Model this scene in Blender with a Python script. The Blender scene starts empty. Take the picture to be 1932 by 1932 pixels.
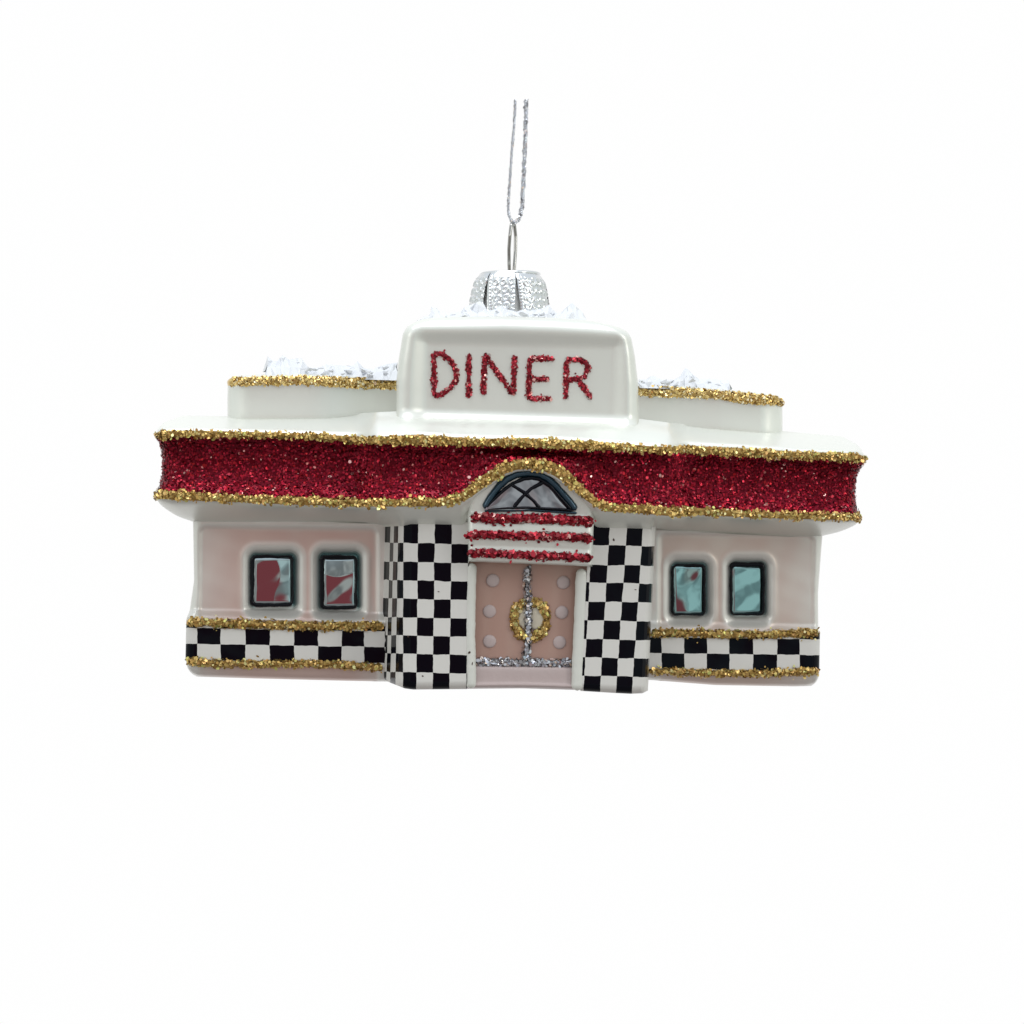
# Hanging blown-glass diner ornament.  Lengths are worked out in tenths of a millimetre
# ("u"), with the ornament's own frame: x along the front, y towards its back, z up.
import bpy, math, random
import numpy as np

random.seed(4)
rng = np.random.default_rng(11)
S = 1e-4                 # one u in metres
D = 4500.0               # camera distance in u (0.45 m)
C0 = 966.0
YAW = math.radians(6.0)  # right end of the front turned away
ROLL = math.radians(1.45)

scene = bpy.context.scene
COL = scene.collection

# ------------------------------------------------------------ frame of the ornament
cy, sy = math.cos(YAW), math.sin(YAW)
cr, sr = math.cos(-ROLL), math.sin(-ROLL)
RZ = np.array([[cy, -sy, 0], [sy, cy, 0], [0, 0, 1]])
# hangs slightly lower at the right end: turn about the view axis
RY = np.array([[cr, 0, -sr], [0, 1, 0], [sr, 0, cr]])
R = RY @ RZ
RT = R.T


def L(px, py, y):
    """point of the ornament's own frame seen at (px, py) and lying at depth y in that frame"""
    px, py, y = np.broadcast_arrays(np.asarray(px, float), np.asarray(py, float), np.asarray(y, float))
    d = np.stack([(px - C0) / D, np.ones_like(px), -(py - C0) / D], -1) @ RT.T
    o = RT @ np.array([0, -D, 0.0])
    t = (y - o[1]) / d[..., 1]
    return np.stack([o[0] + t * d[..., 0], y, o[2] + t * d[..., 2]], -1)


def tab(*pts):
    xs = np.array([p[0] for p in pts], float); ys = np.array([p[1] for p in pts], float)
    return lambda x: np.interp(x, xs, ys)


def stab(*pts, w=22):
    f = tab(*pts)
    return lambda x: sum(f(np.asarray(x, float) + d) for d in np.linspace(-w, w, 9)) / 9


def sst(a, b, x):
    t = np.clip((np.asarray(x, float) - a) / (b - a), 0, 1)
    return t * t * (3 - 2 * t)


def wob(x, seed, f=0.05, amp=1.0):
    r = np.random.default_rng(seed)
    out = 0
    for k in range(5):
        out = out + math.pow(0.7, k) * np.sin(np.asarray(x, float) * f * (1.7 ** k) + r.uniform(0, 6.28))
    return out * amp * 0.5


# ------------------------------------------------------------ materials
def mat_new(name):
    m = bpy.data.materials.new(name); m.use_nodes = True
    nt = m.node_tree
    b = nt.nodes.get('Principled BSDF')
    return m, nt, b


def setp(b, **k):
    names = dict(base='Base Color', rough='Roughness', metal='Metallic', coat='Coat Weight', coatr='Coat Roughness',
                 trans='Transmission Weight', ior='IOR', spec='Specular IOR Level', sss='Subsurface Weight')
    for a, v in k.items():
        b.inputs[names[a]].default_value = (*v, 1) if isinstance(v, tuple) else v


def link(nt, a, b): nt.links.new(a, b)


def noise_bump(nt, b, scale, strength, dist=0.0002, detail=3):
    tc = nt.nodes.new('ShaderNodeTexCoord'); n = nt.nodes.new('ShaderNodeTexNoise')
    n.inputs['Scale'].default_value = scale; n.inputs['Detail'].default_value = detail
    bp = nt.nodes.new('ShaderNodeBump'); bp.inputs['Strength'].default_value = strength
    bp.inputs['Distance'].default_value = dist
    link(nt, tc.outputs['Object'], n.inputs['Vector']); link(nt, n.outputs['Fac'], bp.inputs['Height'])
    link(nt, bp.outputs['Normal'], b.inputs['Normal'])
    return tc, n, bp


def pearl(name, base, metal=0.25, rough=0.3, coat=0.5, bump=0.12, tint=True, vary=0.06):
    m, nt, b = mat_new(name)
    setp(b, base=base, metal=metal, rough=rough, coat=coat, coatr=0.16)
    tc, n, bp = noise_bump(nt, b, 55, bump, 0.0012)
    # uneven lacquer: faint cloudy change of colour
    n2 = nt.nodes.new('ShaderNodeTexNoise'); n2.inputs['Scale'].default_value = 38; n2.inputs['Detail'].default_value = 2
    link(nt, tc.outputs['Object'], n2.inputs['Vector'])
    mx = nt.nodes.new('ShaderNodeMix'); mx.data_type = 'RGBA'
    mx.inputs[6].default_value = tuple(c * (1 - vary) for c in base) + (1,)
    mx.inputs[7].default_value = tuple(min(1, c * (1 + vary)) for c in (base[0], base[1] * 1.01, base[2] * 0.985)) + (1,)
    link(nt, n2.outputs['Fac'], mx.inputs[0])
    out = mx.outputs[2]
    if tint:
        # where the lacquer thins out round the windows the silvered teal glass shows
        ae = nt.nodes.new('ShaderNodeAttribute'); ae.attribute_name = 'edge'   # uncoloured pearl margins and painted-in highlights
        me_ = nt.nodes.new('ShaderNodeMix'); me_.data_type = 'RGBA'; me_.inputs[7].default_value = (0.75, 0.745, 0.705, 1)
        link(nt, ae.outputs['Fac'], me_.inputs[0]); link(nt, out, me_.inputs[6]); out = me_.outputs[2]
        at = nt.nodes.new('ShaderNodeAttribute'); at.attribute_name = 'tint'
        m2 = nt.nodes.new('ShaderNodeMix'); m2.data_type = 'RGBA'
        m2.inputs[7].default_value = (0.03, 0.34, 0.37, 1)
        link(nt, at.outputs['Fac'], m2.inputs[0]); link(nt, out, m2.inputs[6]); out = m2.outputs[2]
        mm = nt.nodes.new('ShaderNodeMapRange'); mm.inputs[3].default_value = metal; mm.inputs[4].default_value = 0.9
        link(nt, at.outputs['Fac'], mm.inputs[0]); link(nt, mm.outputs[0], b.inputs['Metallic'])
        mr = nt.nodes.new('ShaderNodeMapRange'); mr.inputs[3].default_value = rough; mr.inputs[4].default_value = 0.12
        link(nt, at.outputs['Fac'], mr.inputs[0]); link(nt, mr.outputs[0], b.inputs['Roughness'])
    link(nt, out, b.inputs['Base Color'])
    return m


def glitter(name, stops, metal=0.9, rough=0.22):
    m, nt, b = mat_new(name)
    at = nt.nodes.new('ShaderNodeAttribute'); at.attribute_name = 'tone'
    cr_ = nt.nodes.new('ShaderNodeValToRGB'); e = cr_.color_ramp.elements
    e[0].position = stops[0][0]; e[0].color = (*stops[0][1], 1)
    e[1].position = stops[-1][0]; e[1].color = (*stops[-1][1], 1)
    for p, c in stops[1:-1]:
        q = e.new(p); q.color = (*c, 1)
    link(nt, at.outputs['Fac'], cr_.inputs[0]); link(nt, cr_.outputs[0], b.inputs['Base Color'])
    setp(b, metal=metal, rough=rough, coat=0.12, coatr=0.05)
    return m


def checker(name):
    m, nt, b = mat_new(name)
    at = nt.nodes.new('ShaderNodeAttribute'); at.attribute_name = 'pat'
    tc = nt.nodes.new('ShaderNodeTexCoord'); n = nt.nodes.new('ShaderNodeTexNoise')
    n.inputs['Scale'].default_value = 420; n.inputs['Detail'].default_value = 2
    link(nt, tc.outputs['Object'], n.inputs['Vector'])
    sb = nt.nodes.new('ShaderNodeVectorMath'); sb.operation = 'SUBTRACT'; sb.inputs[1].default_value = (.5, .5, .5)
    sc = nt.nodes.new('ShaderNodeVectorMath'); sc.operation = 'SCALE'; sc.inputs['Scale'].default_value = 0.13
    ad = nt.nodes.new('ShaderNodeVectorMath'); ad.operation = 'ADD'
    link(nt, n.outputs['Color'], sb.inputs[0]); link(nt, sb.outputs[0], sc.inputs[0])
    link(nt, sc.outputs[0], ad.inputs[0]); link(nt, at.outputs['Vector'], ad.inputs[1])
    fl = nt.nodes.new('ShaderNodeVectorMath'); fl.operation = 'FLOOR'; link(nt, ad.outputs[0], fl.inputs[0])
    sp = nt.nodes.new('ShaderNodeSeparateXYZ'); link(nt, fl.outputs[0], sp.inputs[0])
    a = nt.nodes.new('ShaderNodeMath'); a.operation = 'ADD'; link(nt, sp.outputs[0], a.inputs[0]); link(nt, sp.outputs[1], a.inputs[1])
    md = nt.nodes.new('ShaderNodeMath'); md.operation = 'FLOORED_MODULO'; md.inputs[1].default_value = 2
    link(nt, a.outputs[0], md.inputs[0])
    rd = nt.nodes.new('ShaderNodeMath'); rd.operation = 'GREATER_THAN'; rd.inputs[1].default_value = 0.5
    link(nt, md.outputs[0], rd.inputs[0])
    mx = nt.nodes.new('ShaderNodeMix'); mx.data_type = 'RGBA'
    mx.inputs[6].default_value = (0.0025, 0.003, 0.006, 1); mx.inputs[7].default_value = (0.70, 0.69, 0.66, 1)
    link(nt, rd.outputs[0], mx.inputs[0]); link(nt, mx.outputs[2], b.inputs['Base Color'])
    mr = nt.nodes.new('ShaderNodeMapRange'); mr.inputs[3].default_value = 0.16; mr.inputs[4].default_value = 0.45
    link(nt, rd.outputs[0], mr.inputs[0]); link(nt, mr.outputs[0], b.inputs['Roughness'])
    n3 = nt.nodes.new('ShaderNodeTexNoise'); n3.inputs['Scale'].default_value = 260
    link(nt, tc.outputs['Object'], n3.inputs['Vector'])
    bp = nt.nodes.new('ShaderNodeBump'); bp.inputs['Strength'].default_value = 0.12; bp.inputs['Distance'].default_value = 0.0004
    link(nt, n3.outputs['Fac'], bp.inputs['Height']); link(nt, bp.outputs['Normal'], b.inputs['Normal'])
    setp(b, spec=0.09)
    return m


def plain(name, base, metal=0.0, rough=0.4, coat=0.0, bump=0.0, bscale=200, bdist=0.0003, spec=0.5):
    m, nt, b = mat_new(name)
    setp(b, spec=spec)
    setp(b, base=base, metal=metal, rough=rough, coat=coat, coatr=0.1)
    if bump: noise_bump(nt, b, bscale, bump, bdist)
    return m


M = {}
M['pearl'] = pearl('pearl_lacquer', (0.74, 0.75, 0.71), metal=0.4, rough=0.37, coat=0.25, bump=0.22)
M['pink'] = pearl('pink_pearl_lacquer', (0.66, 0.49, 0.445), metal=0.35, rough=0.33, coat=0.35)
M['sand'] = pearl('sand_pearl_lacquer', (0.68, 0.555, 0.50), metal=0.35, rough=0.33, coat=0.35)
M['door'] = pearl('door_pink_lacquer', (0.47, 0.30, 0.25), metal=0.2, rough=0.4, coat=0.3, tint=False)
M['stud'] = plain('stud_paint', (0.50, 0.41, 0.40), rough=0.45, bump=0.3, bscale=900)
M['post'] = plain('post_paint', (0.70, 0.71, 0.66), rough=0.45, bump=0.35, bscale=300, bdist=0.0005)
M['cream'] = plain('cream_paint', (0.62, 0.57, 0.46), rough=0.4, bump=0.4, bscale=500, bdist=0.0005)
M['check'] = checker('black_and_white_checks')
M['red'] = glitter('red_glitter', [(0.0, (0.11, 0.0015, 0.009)), (0.5, (0.21, 0.003, 0.016)), (0.85, (0.34, 0.007, 0.025)), (0.985, (0.40, 0.015, 0.02)), (1.0, (0.9, 0.55, 0.5))], rough=0.3)
M['rose'] = glitter('bright_red_glitter', [(0.0, (0.15, 0.002, 0.01)), (0.5, (0.30, 0.006, 0.02)), (0.9, (0.48, 0.02, 0.04)), (1.0, (0.9, 0.55, 0.5))], metal=0.6, rough=0.3)
M['gold'] = glitter('gold_glitter', [(0.0, (0.30, 0.17, 0.04)), (0.35, (0.55, 0.36, 0.11)), (0.6, (0.68, 0.51, 0.18)), (0.8, (0.72, 0.42, 0.15)), (0.93, (0.64, 0.66, 0.20)), (1.0, (0.95, 0.85, 0.5))], metal=0.75, rough=0.33)
M['gold_pale'] = glitter('pale_gold_glitter', [(0.0, (0.35, 0.21, 0.05)), (0.5, (0.72, 0.52, 0.2)), (0.85, (0.85, 0.65, 0.28)), (1.0, (1, 0.93, 0.7))])
M['silver'] = glitter('silver_glitter', [(0.0, (0.25, 0.25, 0.27)), (0.5, (0.5, 0.5, 0.52)), (0.85, (0.7, 0.74, 0.85)), (0.95, (0.95, 0.75, 0.6)), (1.0, (1, 1, 1))])
M['black'] = plain('black_gloss_paint', (0.002, 0.003, 0.006), rough=0.08, coat=0.0, spec=0.18, bump=0.25, bscale=260)
M['inkblue'] = plain('dark_teal_glass', (0.02, 0.055, 0.085), metal=0.6, rough=0.22, coat=0.5, bump=0.3, bscale=150, bdist=0.0006)
M['chrome'] = plain('stamped_silver_metal', (0.70, 0.72, 0.73), metal=1.0, rough=0.2, bump=0.15, bscale=700)
M['neck'] = plain('silvered_neck', (0.8, 0.8, 0.78), metal=0.3, rough=0.35)
M['wire'] = plain('steel_wire', (0.36, 0.355, 0.34), metal=1.0, rough=0.14)
M['thread'] = plain('silver_thread', (0.62, 0.64, 0.68), metal=1.0, rough=0.2, bump=0.7, bscale=1500, bdist=0.0003)
M['speck'] = plain('brown_speck', (0.05, 0.02, 0.012), rough=0.5)


def pane_mat(name, base, scale, strength):
    m, nt, b = mat_new(name)
    setp(b, base=base, metal=1.0, rough=0.045)
    tc, n, bp = noise_bump(nt, b, scale, strength, 0.0011, 1)
    n.inputs['Distortion'].default_value = 1.2
    return m


M['pane_l'] = pane_mat('mirrored_glass', (0.38, 0.45, 0.47), 60, 0.12)
M['pane_a'] = pane_mat('mirrored_mauve_glass', (0.36, 0.32, 0.35), 60, 0.06)
M['pane_r'] = pane_mat('mirrored_teal_glass', (0.27, 0.42, 0.43), 80, 0.25)

m, nt, b = mat_new('clear_white_crumbs')
setp(b, base=(0.70, 0.72, 0.755), rough=0.45, coat=0.15, trans=0.0, ior=1.4)
M['snow'] = m


# ------------------------------------------------------------ mesh building
class MB:
    def __init__(s):
        s.v = []; s.f = []; s.n = 0; s.smooth = []; s.attr = {}; s.mi = []

    def add(s, V, F, smooth=True, mi=0, **attr):
        V = np.asarray(V, float).reshape(-1, 3)
        s.v.append(V)
        off = s.n
        for f in F: s.f.append([i + off for i in f])
        s.smooth += [smooth] * len(F); s.mi += [mi] * len(F)
        for k in set(list(s.attr) + list(attr)):
            if k not in s.attr:
                s.attr[k] = [np.zeros(s.n)] if k != 'pat' else [np.zeros((s.n, 3))]
            if k in attr:
                a = np.asarray(attr[k], float)
                if a.ndim == 0: a = np.full(len(V), float(a))
            else:
                a = np.zeros(len(V)) if k != 'pat' else np.zeros((len(V), 3))
            s.attr[k].append(a)
        s.n += len(V)

    def grid(s, G, closed=False, **k):
        n, m = G.shape[:2]
        F = []
        for i in range(n - 1):
            for j in range(m if closed else m - 1):
                j2 = (j + 1) % m
                F.append((i * m + j, i * m + j2, (i + 1) * m + j2, (i + 1) * m + j))
        s.add(G.reshape(-1, 3), F, **k)

    def build(s, name, mat, parent=None, recalc=True):
        me = bpy.data.meshes.new(name)
        V = np.concatenate(s.v) * S
        me.from_pydata(V.tolist(), [], s.f)
        mats = mat if isinstance(mat, (list, tuple)) else [mat]
        for mm in mats: me.materials.append(M[mm])
        me.polygons.foreach_set('use_smooth', s.smooth)
        me.polygons.foreach_set('material_index', s.mi)
        for k, parts in s.attr.items():
            a = np.concatenate(parts)
            if k == 'pat':
                at = me.attributes.new(k, 'FLOAT_VECTOR', 'POINT'); at.data.foreach_set('vector', a.ravel())
            else:
                at = me.attributes.new(k, 'FLOAT', 'POINT'); at.data.foreach_set('value', a)
        me.update()
        if recalc:
            import bmesh
            bm = bmesh.new(); bm.from_mesh(me); bmesh.ops.recalc_face_normals(bm, faces=bm.faces); bm.to_mesh(me); bm.free()
        o = bpy.data.objects.new(name, me); COL.objects.link(o)
        if parent is not None: o.parent = parent
        return o


def ring_close(P, back, r=22):
    """front row of local points -> closed ring round the sides and back"""
    a, z = P[0], P[-1]
    out = [P]
    tp = lambda y_, y0_: 0.14 * (y_ - y0_)
    yr = np.array([z[1] + (back - r - z[1]) * t for t in (0.12, 0.35, 0.65, 1.0)])
    out.append(np.stack([z[0] - tp(yr, z[1]), yr, np.full(4, z[2])], -1))
    k = 14
    q = np.linspace(0, 1, k)
    za = z[0] - tp(back, z[1]); aa = a[0] + tp(back, a[1]); xs = za + (aa - za) * q; zs = z[2] + (a[2] - z[2]) * q
    xs[0] -= r * .3; xs[-1] += r * .3; ys = np.full(k, float(back)); ys[0] -= r * .3; ys[-1] -= r * .3
    out.append(np.stack([xs, ys, zs], -1))
    yr = np.array([a[1] + (back - r - a[1]) * t for t in (1.0, 0.65, 0.35, 0.12)])
    out.append(np.stack([a[0] + tp(yr, a[1]), yr, np.full(4, a[2])], -1))
    return np.concatenate(out)


def catmull(rows, sub):
    """rows: list of arrays (same shape); smooth interpolation"""
    A = np.stack(rows); out = []
    n = len(A)
    for i in range(n - 1):
        p0, p1, p2, p3 = A[max(i - 1, 0)], A[i], A[i + 1], A[min(i + 2, n - 1)]
        k = sub[i] if isinstance(sub, (list, tuple)) else sub
        for j in range(k):
            t = j / k
            out.append(0.5 * ((2 * p1) + (p2 - p0) * t + (2 * p0 - 5 * p1 + 4 * p2 - p3) * t * t + (3 * p1 - p0 - 3 * p2 + p3) * t ** 3))
    out.append(A[-1])
    return np.stack(out)


def endround(px, y, xl, xr, r, rl=True, rr=True):
    px = np.asarray(px, float); y = np.array(y, float)
    if rl:
        d = np.clip(px - xl, 0, r); y = y + r * (1 - np.sqrt(np.clip(1 - ((r - d) / r) ** 2, 0, 1)))
    if rr:
        d = np.clip(xr - px, 0, r); y = y + r * (1 - np.sqrt(np.clip(1 - ((r - d) / r) ** 2, 0, 1)))
    return y


def xsamp(xl, xr, n, r=25):
    """samples with extra density near both ends"""
    e = r * (1 - np.cos(np.linspace(0, math.pi / 2, 9)))
    mid = np.linspace(xl + r, xr - r, n)[1:-1]
    return np.concatenate([xl + e, mid, (xr - e)[::-1]])


def shell(mb, rows, back, cap=True, r=22, **attr):
    """rows: array (nr, n, 3) of (px, py, y); returns closed local grid"""
    G = np.stack([ring_close(L(w[:, 0], w[:, 1], w[:, 2]), back, r) for w in rows])
    n, m = G.shape[:2]
    extra = {}
    for k, a in attr.items():           # per front vertex arrays padded round the back
        a = np.asarray(a, float)
        pad = np.zeros((n, m - a.shape[1]) + a.shape[2:])
        if k == 'pat':
            # keep the pattern running round the sides
            m0 = a.shape[1]
            for q in range(m0, m):
                dist = np.linalg.norm(G[:, q, :2] - G[:, m0 - 1, :2], axis=-1)
                pad[:, q - m0, 0] = a[:, -1, 0] + dist / 34.0
                pad[:, q - m0, 1] = a[:, -1, 1]
        extra[k] = np.concatenate([a, pad], 1).reshape((n * m,) + a.shape[2:])
    mb.grid(G, closed=True, **extra)
    if cap:
        for row in (G[0], G[-1]):
            c = row.mean(0)
            V = np.concatenate([row, c[None]])
            mb.add(V, [(i, (i + 1) % m, m) for i in range(m)])
    return G


def scatter(G, n, cols=None, inside=(0, 1), lift=(0, 4)):
    """random points and normals on a grid of local points"""
    if cols is not None: G = G[:, cols[0]:cols[1]]
    A, B, Cc, Dd = G[:-1, :-1], G[:-1, 1:], G[1:, 1:], G[1:, :-1]
    nr = np.cross(B - A, Dd - A); ar = np.linalg.norm(nr, axis=-1)
    p = ar.ravel() / ar.sum()
    idx = rng.choice(len(p), n, p=p)
    u, v = rng.random(n)[:, None], rng.random(n)[:, None]
    a, b_, c, d = (q.reshape(-1, 3)[idx] for q in (A, B, Cc, Dd))
    P = a * (1 - u) * (1 - v) + b_ * u * (1 - v) + c * u * v + d * (1 - u) * v
    N = nr.reshape(-1, 3)[idx]; N /= np.linalg.norm(N, axis=-1)[:, None] + 1e-9
    flip = (N[:, 1] > 0.0)          # outward: away from the inside (towards -y), sides handled by caller
    N[flip] *= -1
    P = P + N * rng.uniform(lift[0], lift[1], n)[:, None]
    return P, N


def flakes(mb, P, N, smin, smax, tilt=0.6, mi=0, jitter=0.6, tone=None):
    n = len(P)
    size = rng.uniform(smin, smax, n) * 0.5 * rng.choice([0.75, 1.0, 1.0, 1.2], n)
    Q = N + rng.normal(0, tilt, (n, 3)) * np.array([1, 0.6, 1]); Q /= np.linalg.norm(Q, axis=-1)[:, None]
    ref = rng.normal(0, 1, (n, 3))
    U = np.cross(Q, ref); U /= np.linalg.norm(U, axis=-1)[:, None] + 1e-9
    W = np.cross(Q, U)
    P = P + rng.normal(0, jitter, (n, 3))
    k = 6
    th = np.arange(k) * 2 * math.pi / k
    asp = rng.uniform(0.65, 1.0, n)[:, None]
    rad = size[:, None] * rng.uniform(0.8, 1.15, (n, k))
    V = P[:, None] + U[:, None] * (np.cos(th) * rad)[..., None] + W[:, None] * (np.sin(th) * rad * asp)[..., None]
    F = np.arange(n * k).reshape(n, k).tolist()
    t = rng.random(n) if tone is None else tone
    mb.add(V.reshape(-1, 3), F, smooth=False, mi=mi, tone=np.repeat(t, k))


def resample(pts, step):
    P = np.array(pts, float)
    d = np.concatenate([[0], np.cumsum(np.linalg.norm(np.diff(P, axis=0), axis=1))])
    n = max(3, int(d[-1] / step) + 1)
    q = np.linspace(0, d[-1], n)
    return np.stack([np.interp(q, d, P[:, k]) for k in range(P.shape[1])], -1), q


def bead(mb, pts, width, height, yf, seed=1, rough=0.12, m=9, ends=True, step=2.5, mi=0, tone=0.15, sink=2.0, **attr):
    """raised bead of paint or glue along a path on the front; returns its grid"""
    P, q = resample(pts, step)
    y = yf(P[:, 0], P[:, 1]) if callable(yf) else np.full(len(P), float(yf))
    X = L(P[:, 0], P[:, 1], y)
    T = np.gradient(X, axis=0); T /= np.linalg.norm(T, axis=-1)[:, None] + 1e-9
    side = np.stack([-T[:, 2], 0 * T[:, 0], T[:, 0]], -1)
    side /= np.linalg.norm(side, axis=-1)[:, None] + 1e-9
    w = (width if not callable(width) else width(q / q[-1])) * 0.5 * (1 + wob(q, seed, 0.13, rough))
    if ends:
        e = np.minimum(q, q[-1] - q); rr = np.maximum(w, 1)
        w = w * np.sqrt(np.clip(1 - (1 - np.clip(e / rr, 0, 1)) ** 2, 0.02, 1))
        hh = height * np.sqrt(np.clip(1 - (1 - np.clip(e / rr, 0, 1)) ** 2, 0.02, 1))
    else:
        hh = np.full(len(q), float(height))
    a = np.linspace(0, math.pi, m)
    G = X[:, None] + side[:, None] * (np.cos(a)[None, :] * np.broadcast_to(w, (len(q),))[:, None])[..., None]
    G[..., 1] += sink - np.sin(a)[None, :] * (hh[:, None] + sink)
    Gc = np.concatenate([G, X[:, None] + np.array([0, sink + 1, 0])], 1)
    mb.grid(Gc, closed=True, mi=mi, tone=tone, **attr)
    return G


def glit_bead(name, paths, width, height, yf, mat, parent, dens=0.09, size=(4, 7), seed=1, loose=0.06, tilt=0.6, tonef=None):
    mb = MB()
    for k, pts in enumerate(paths):
        width_ = width * 0.88; G = bead(mb, pts, width_ * (.82 if mat == 'rose' and width > 13 else 1), height * 0.6, yf, seed + k, 0.22)
        P, q = resample(pts, 3)
        n = int(q[-1] * width * dens * 1.5) + 12
        A, N = scatter(G, n, lift=(0, height * 0.5))
        flakes(mb, A, N, size[0], size[1], tilt * .75)
        # crumbs straying off the bead
        n2 = int(n * loose)
        if n2:
            i = rng.integers(0, len(P), n2)
            off = rng.normal(0, width * 0.42, (n2, 2))
            xx, yy = P[i, 0] + off[:, 0] * 0.3, P[i, 1] + off[:, 1]
            y0 = (yf(xx, yy) if callable(yf) else np.full(n2, float(yf))) - 1.6
            flakes(mb, L(xx, yy, y0), np.tile([0, -1.0, 0], (n2, 1)), size[0] * .7, size[1] * .8, tilt * .6, jitter=.2)
    return mb.build(name, mat, parent, recalc=False)


def flat_disc(mb, px, py, rx, ry, y0, h, seed=0, n=28, rings=6, mi=0, rough=0.05):
    th = np.arange(n) * 2 * math.pi / n
    rad = 1 + wob(th * 10, seed, 0.21, rough)
    rows = []
    for k in range(rings + 1):
        t = k / rings
        rr = math.sin(t * math.pi / 2) if k else 1e-3
        yy = y0 - h * math.cos(t * math.pi / 2) ** 0.6
        rows.append(L(px + rx * rr * rad * np.cos(th), py - ry * rr * rad * np.sin(th), yy))
    rows.append(L(px + rx * rad * np.cos(th), py - ry * rad * np.sin(th), y0 + 2.5))
    mb.grid(np.stack(rows), closed=True, mi=mi)


# ------------------------------------------------------------ the ornament
root = bpy.data.objects.new('glass_ornament', None); COL.objects.link(root)
root.empty_display_size = 0.01
root['label'] = 'white blown glass diner ornament with red glitter band, gold trims and checkered pillars'
root['category'] = 'christmas ornament'
from mathutils import Matrix
root.matrix_world = Matrix([list(R[0]) + [0], list(R[1]) + [0], list(R[2]) + [0], [0, 0, 0, 1]])

BACK = 430.0

# ---- cornice: the red band with its two lips, ledge above and cove below
base_x = np.concatenate([xsamp(297, 1629, 330, 28)])


def shift_ends(x, l, r, w=110):
    x = x + (l - 297) * (1 - sst(297, 297 + w, x))
    return x + (r - 1629) * sst(1629 - w, 1629, x)


def plan(yw, yc, l0=668, l1=716, r0=1258, r1=1298):
    if yc < -160: yw -= 28; yc += 28
    return lambda x: yw + (yc - yw) * (sst(l0, l1, x) - sst(r0, r1, x))


T0 = tab((327, 790), (381, 792.5), (609, 790), (690, 786), (746, 783), (900, 786), (1080, 791), (1206, 797), (1266, 805), (1374, 813), (1475, 820), (1602, 832))
T1 = tab((297, 814), (305, 812), (354, 810), (462, 813), (596, 817), (690, 823), (703, 822), (788, 817), (895, 825), (1030, 825), (1164, 834), (1226, 840), (1270, 842), (1293, 838), (1400, 843), (1508, 850), (1616, 853), (1627, 858))
T2 = tab((300, 828), (408, 828), (542, 828), (650, 836), (707, 841), (784, 843), (949, 844), (1083, 850), (1218, 855), (1347, 861), (1481, 868), (1589, 872), (1624, 876))
T3 = tab((302, 922), (381, 927), (488, 934), (596, 934), (676, 940), (784, 938), (835, 938), (855, 932), (868, 927), (903, 897), (925, 884), (953, 869), (975, 864.5), (995, 863), (1020, 864), (1045, 869), (1073, 886), (1094, 911), (1116, 931), (1141, 946), (1160, 948), (1266, 953), (1400, 960), (1535, 966), (1613, 967))
T4 = tab((296, 944), (381, 948), (462, 950), (542, 954), (663, 958), (784, 958), (830, 958), (868, 951), (889, 942), (910, 926), (932, 911), (953, 897), (974, 889), (995, 887), (1024, 891), (1045, 901), (1066, 915), (1087, 932), (1109, 949), (1130, 962), (1160, 968), (1213, 971), (1266, 977), (1320, 974), (1428, 979), (1562, 982), (1613, 984))
WALLTOP = tab((300, 984), (364, 984), (622, 984), (690, 987), (725, 990), (761, 988), (860, 990), (880, 992), (1118, 995), (1236, 998), (1252, 1000), (1545, 1011), (1620, 1012))
inarch = lambda x: sst(866, 905, x) - sst(1096, 1132, x)


def crow(pyf, yf, l, r, rr=26):
    x = shift_ends(base_x, l, r)
    y = endround(x, yf(x), l, r, rr)
    return np.stack([x, pyf(x), y], -1)


mid = lambda a, b_, t: (lambda x: a(x) * (1 - t) + b_(x) * t)
zig = lambda f, d: (lambda x: f(x) + d)
underA = lambda x: T4(x) + (1 - inarch(x)) * (0.30 * (WALLTOP(x) - T4(x))) + inarch(x) * 1.5
underB = lambda x: T4(x) + (1 - inarch(x)) * (0.72 * (WALLTOP(x) - T4(x))) + inarch(x) * 3.0
underC = lambda x: T4(x) + (1 - inarch(x)) * (1.0 * (WALLTOP(x) - T4(x))) + inarch(x) * 6.0
wallplan = lambda x: 0 - 119 * (sst(718, 762, x) - sst(1230, 1238, x))
pl_lip = plan(-70, -184)
rows = [
    crow(zig(T0, -7), plan(64, -60), 345, 1590, 40),
    crow(T0, plan(26, -76), 329, 1604, 36),
    crow(mid(T0, T1, 0.35), plan(-36, -120), 309, 1618, 34),
    crow(mid(T0, T1, 0.78), plan(-60, -174), 299, 1627, 30),
    crow(T1, pl_lip, 297, 1629),
    crow(mid(T1, T2, 0.5), plan(-73, -187), 297, 1630),
    crow(T2, plan(-70, -184), 300, 1626),
    crow(mid(T2, T3, 0.2), plan(-60, -174), 307, 1615),
    crow(mid(T2, T3, 0.5), plan(-56, -170), 309, 1611),
    crow(mid(T2, T3, 0.8), plan(-61, -175), 307, 1612),
    crow(T3, plan(-72, -186), 302, 1617),
    crow(mid(T3, T4, 0.5), plan(-76, -190), 296, 1621),
    crow(T4, plan(-72, -186), 297, 1619),
    crow(underA, lambda x: pl_lip(x) * .8 + wallplan(x) * .2, 308, 1610, 28),
    crow(underB, lambda x: pl_lip(x) * .36 + wallplan(x) * .64 - inarch(x) * 6, 334, 1583, 28),
    crow(underC, lambda x: wallplan(x) - inarch(x) * 24 - 1, 363, 1552, 18),
    crow(zig(underC, 4), lambda x: wallplan(x) - inarch(x) * 20 + 6, 367, 1548, 16),
]
SUB = [2, 4, 4, 4, 3, 3, 4, 5, 5, 4, 3, 3, 4, 5, 5, 2]
kr = catmull(rows, SUB)
off = np.concatenate([[0], np.cumsum(SUB)])
mb = MB(); CG = shell(mb, kr, BACK + 60)
cornice = mb.build('cornice', 'pearl', root)

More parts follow.
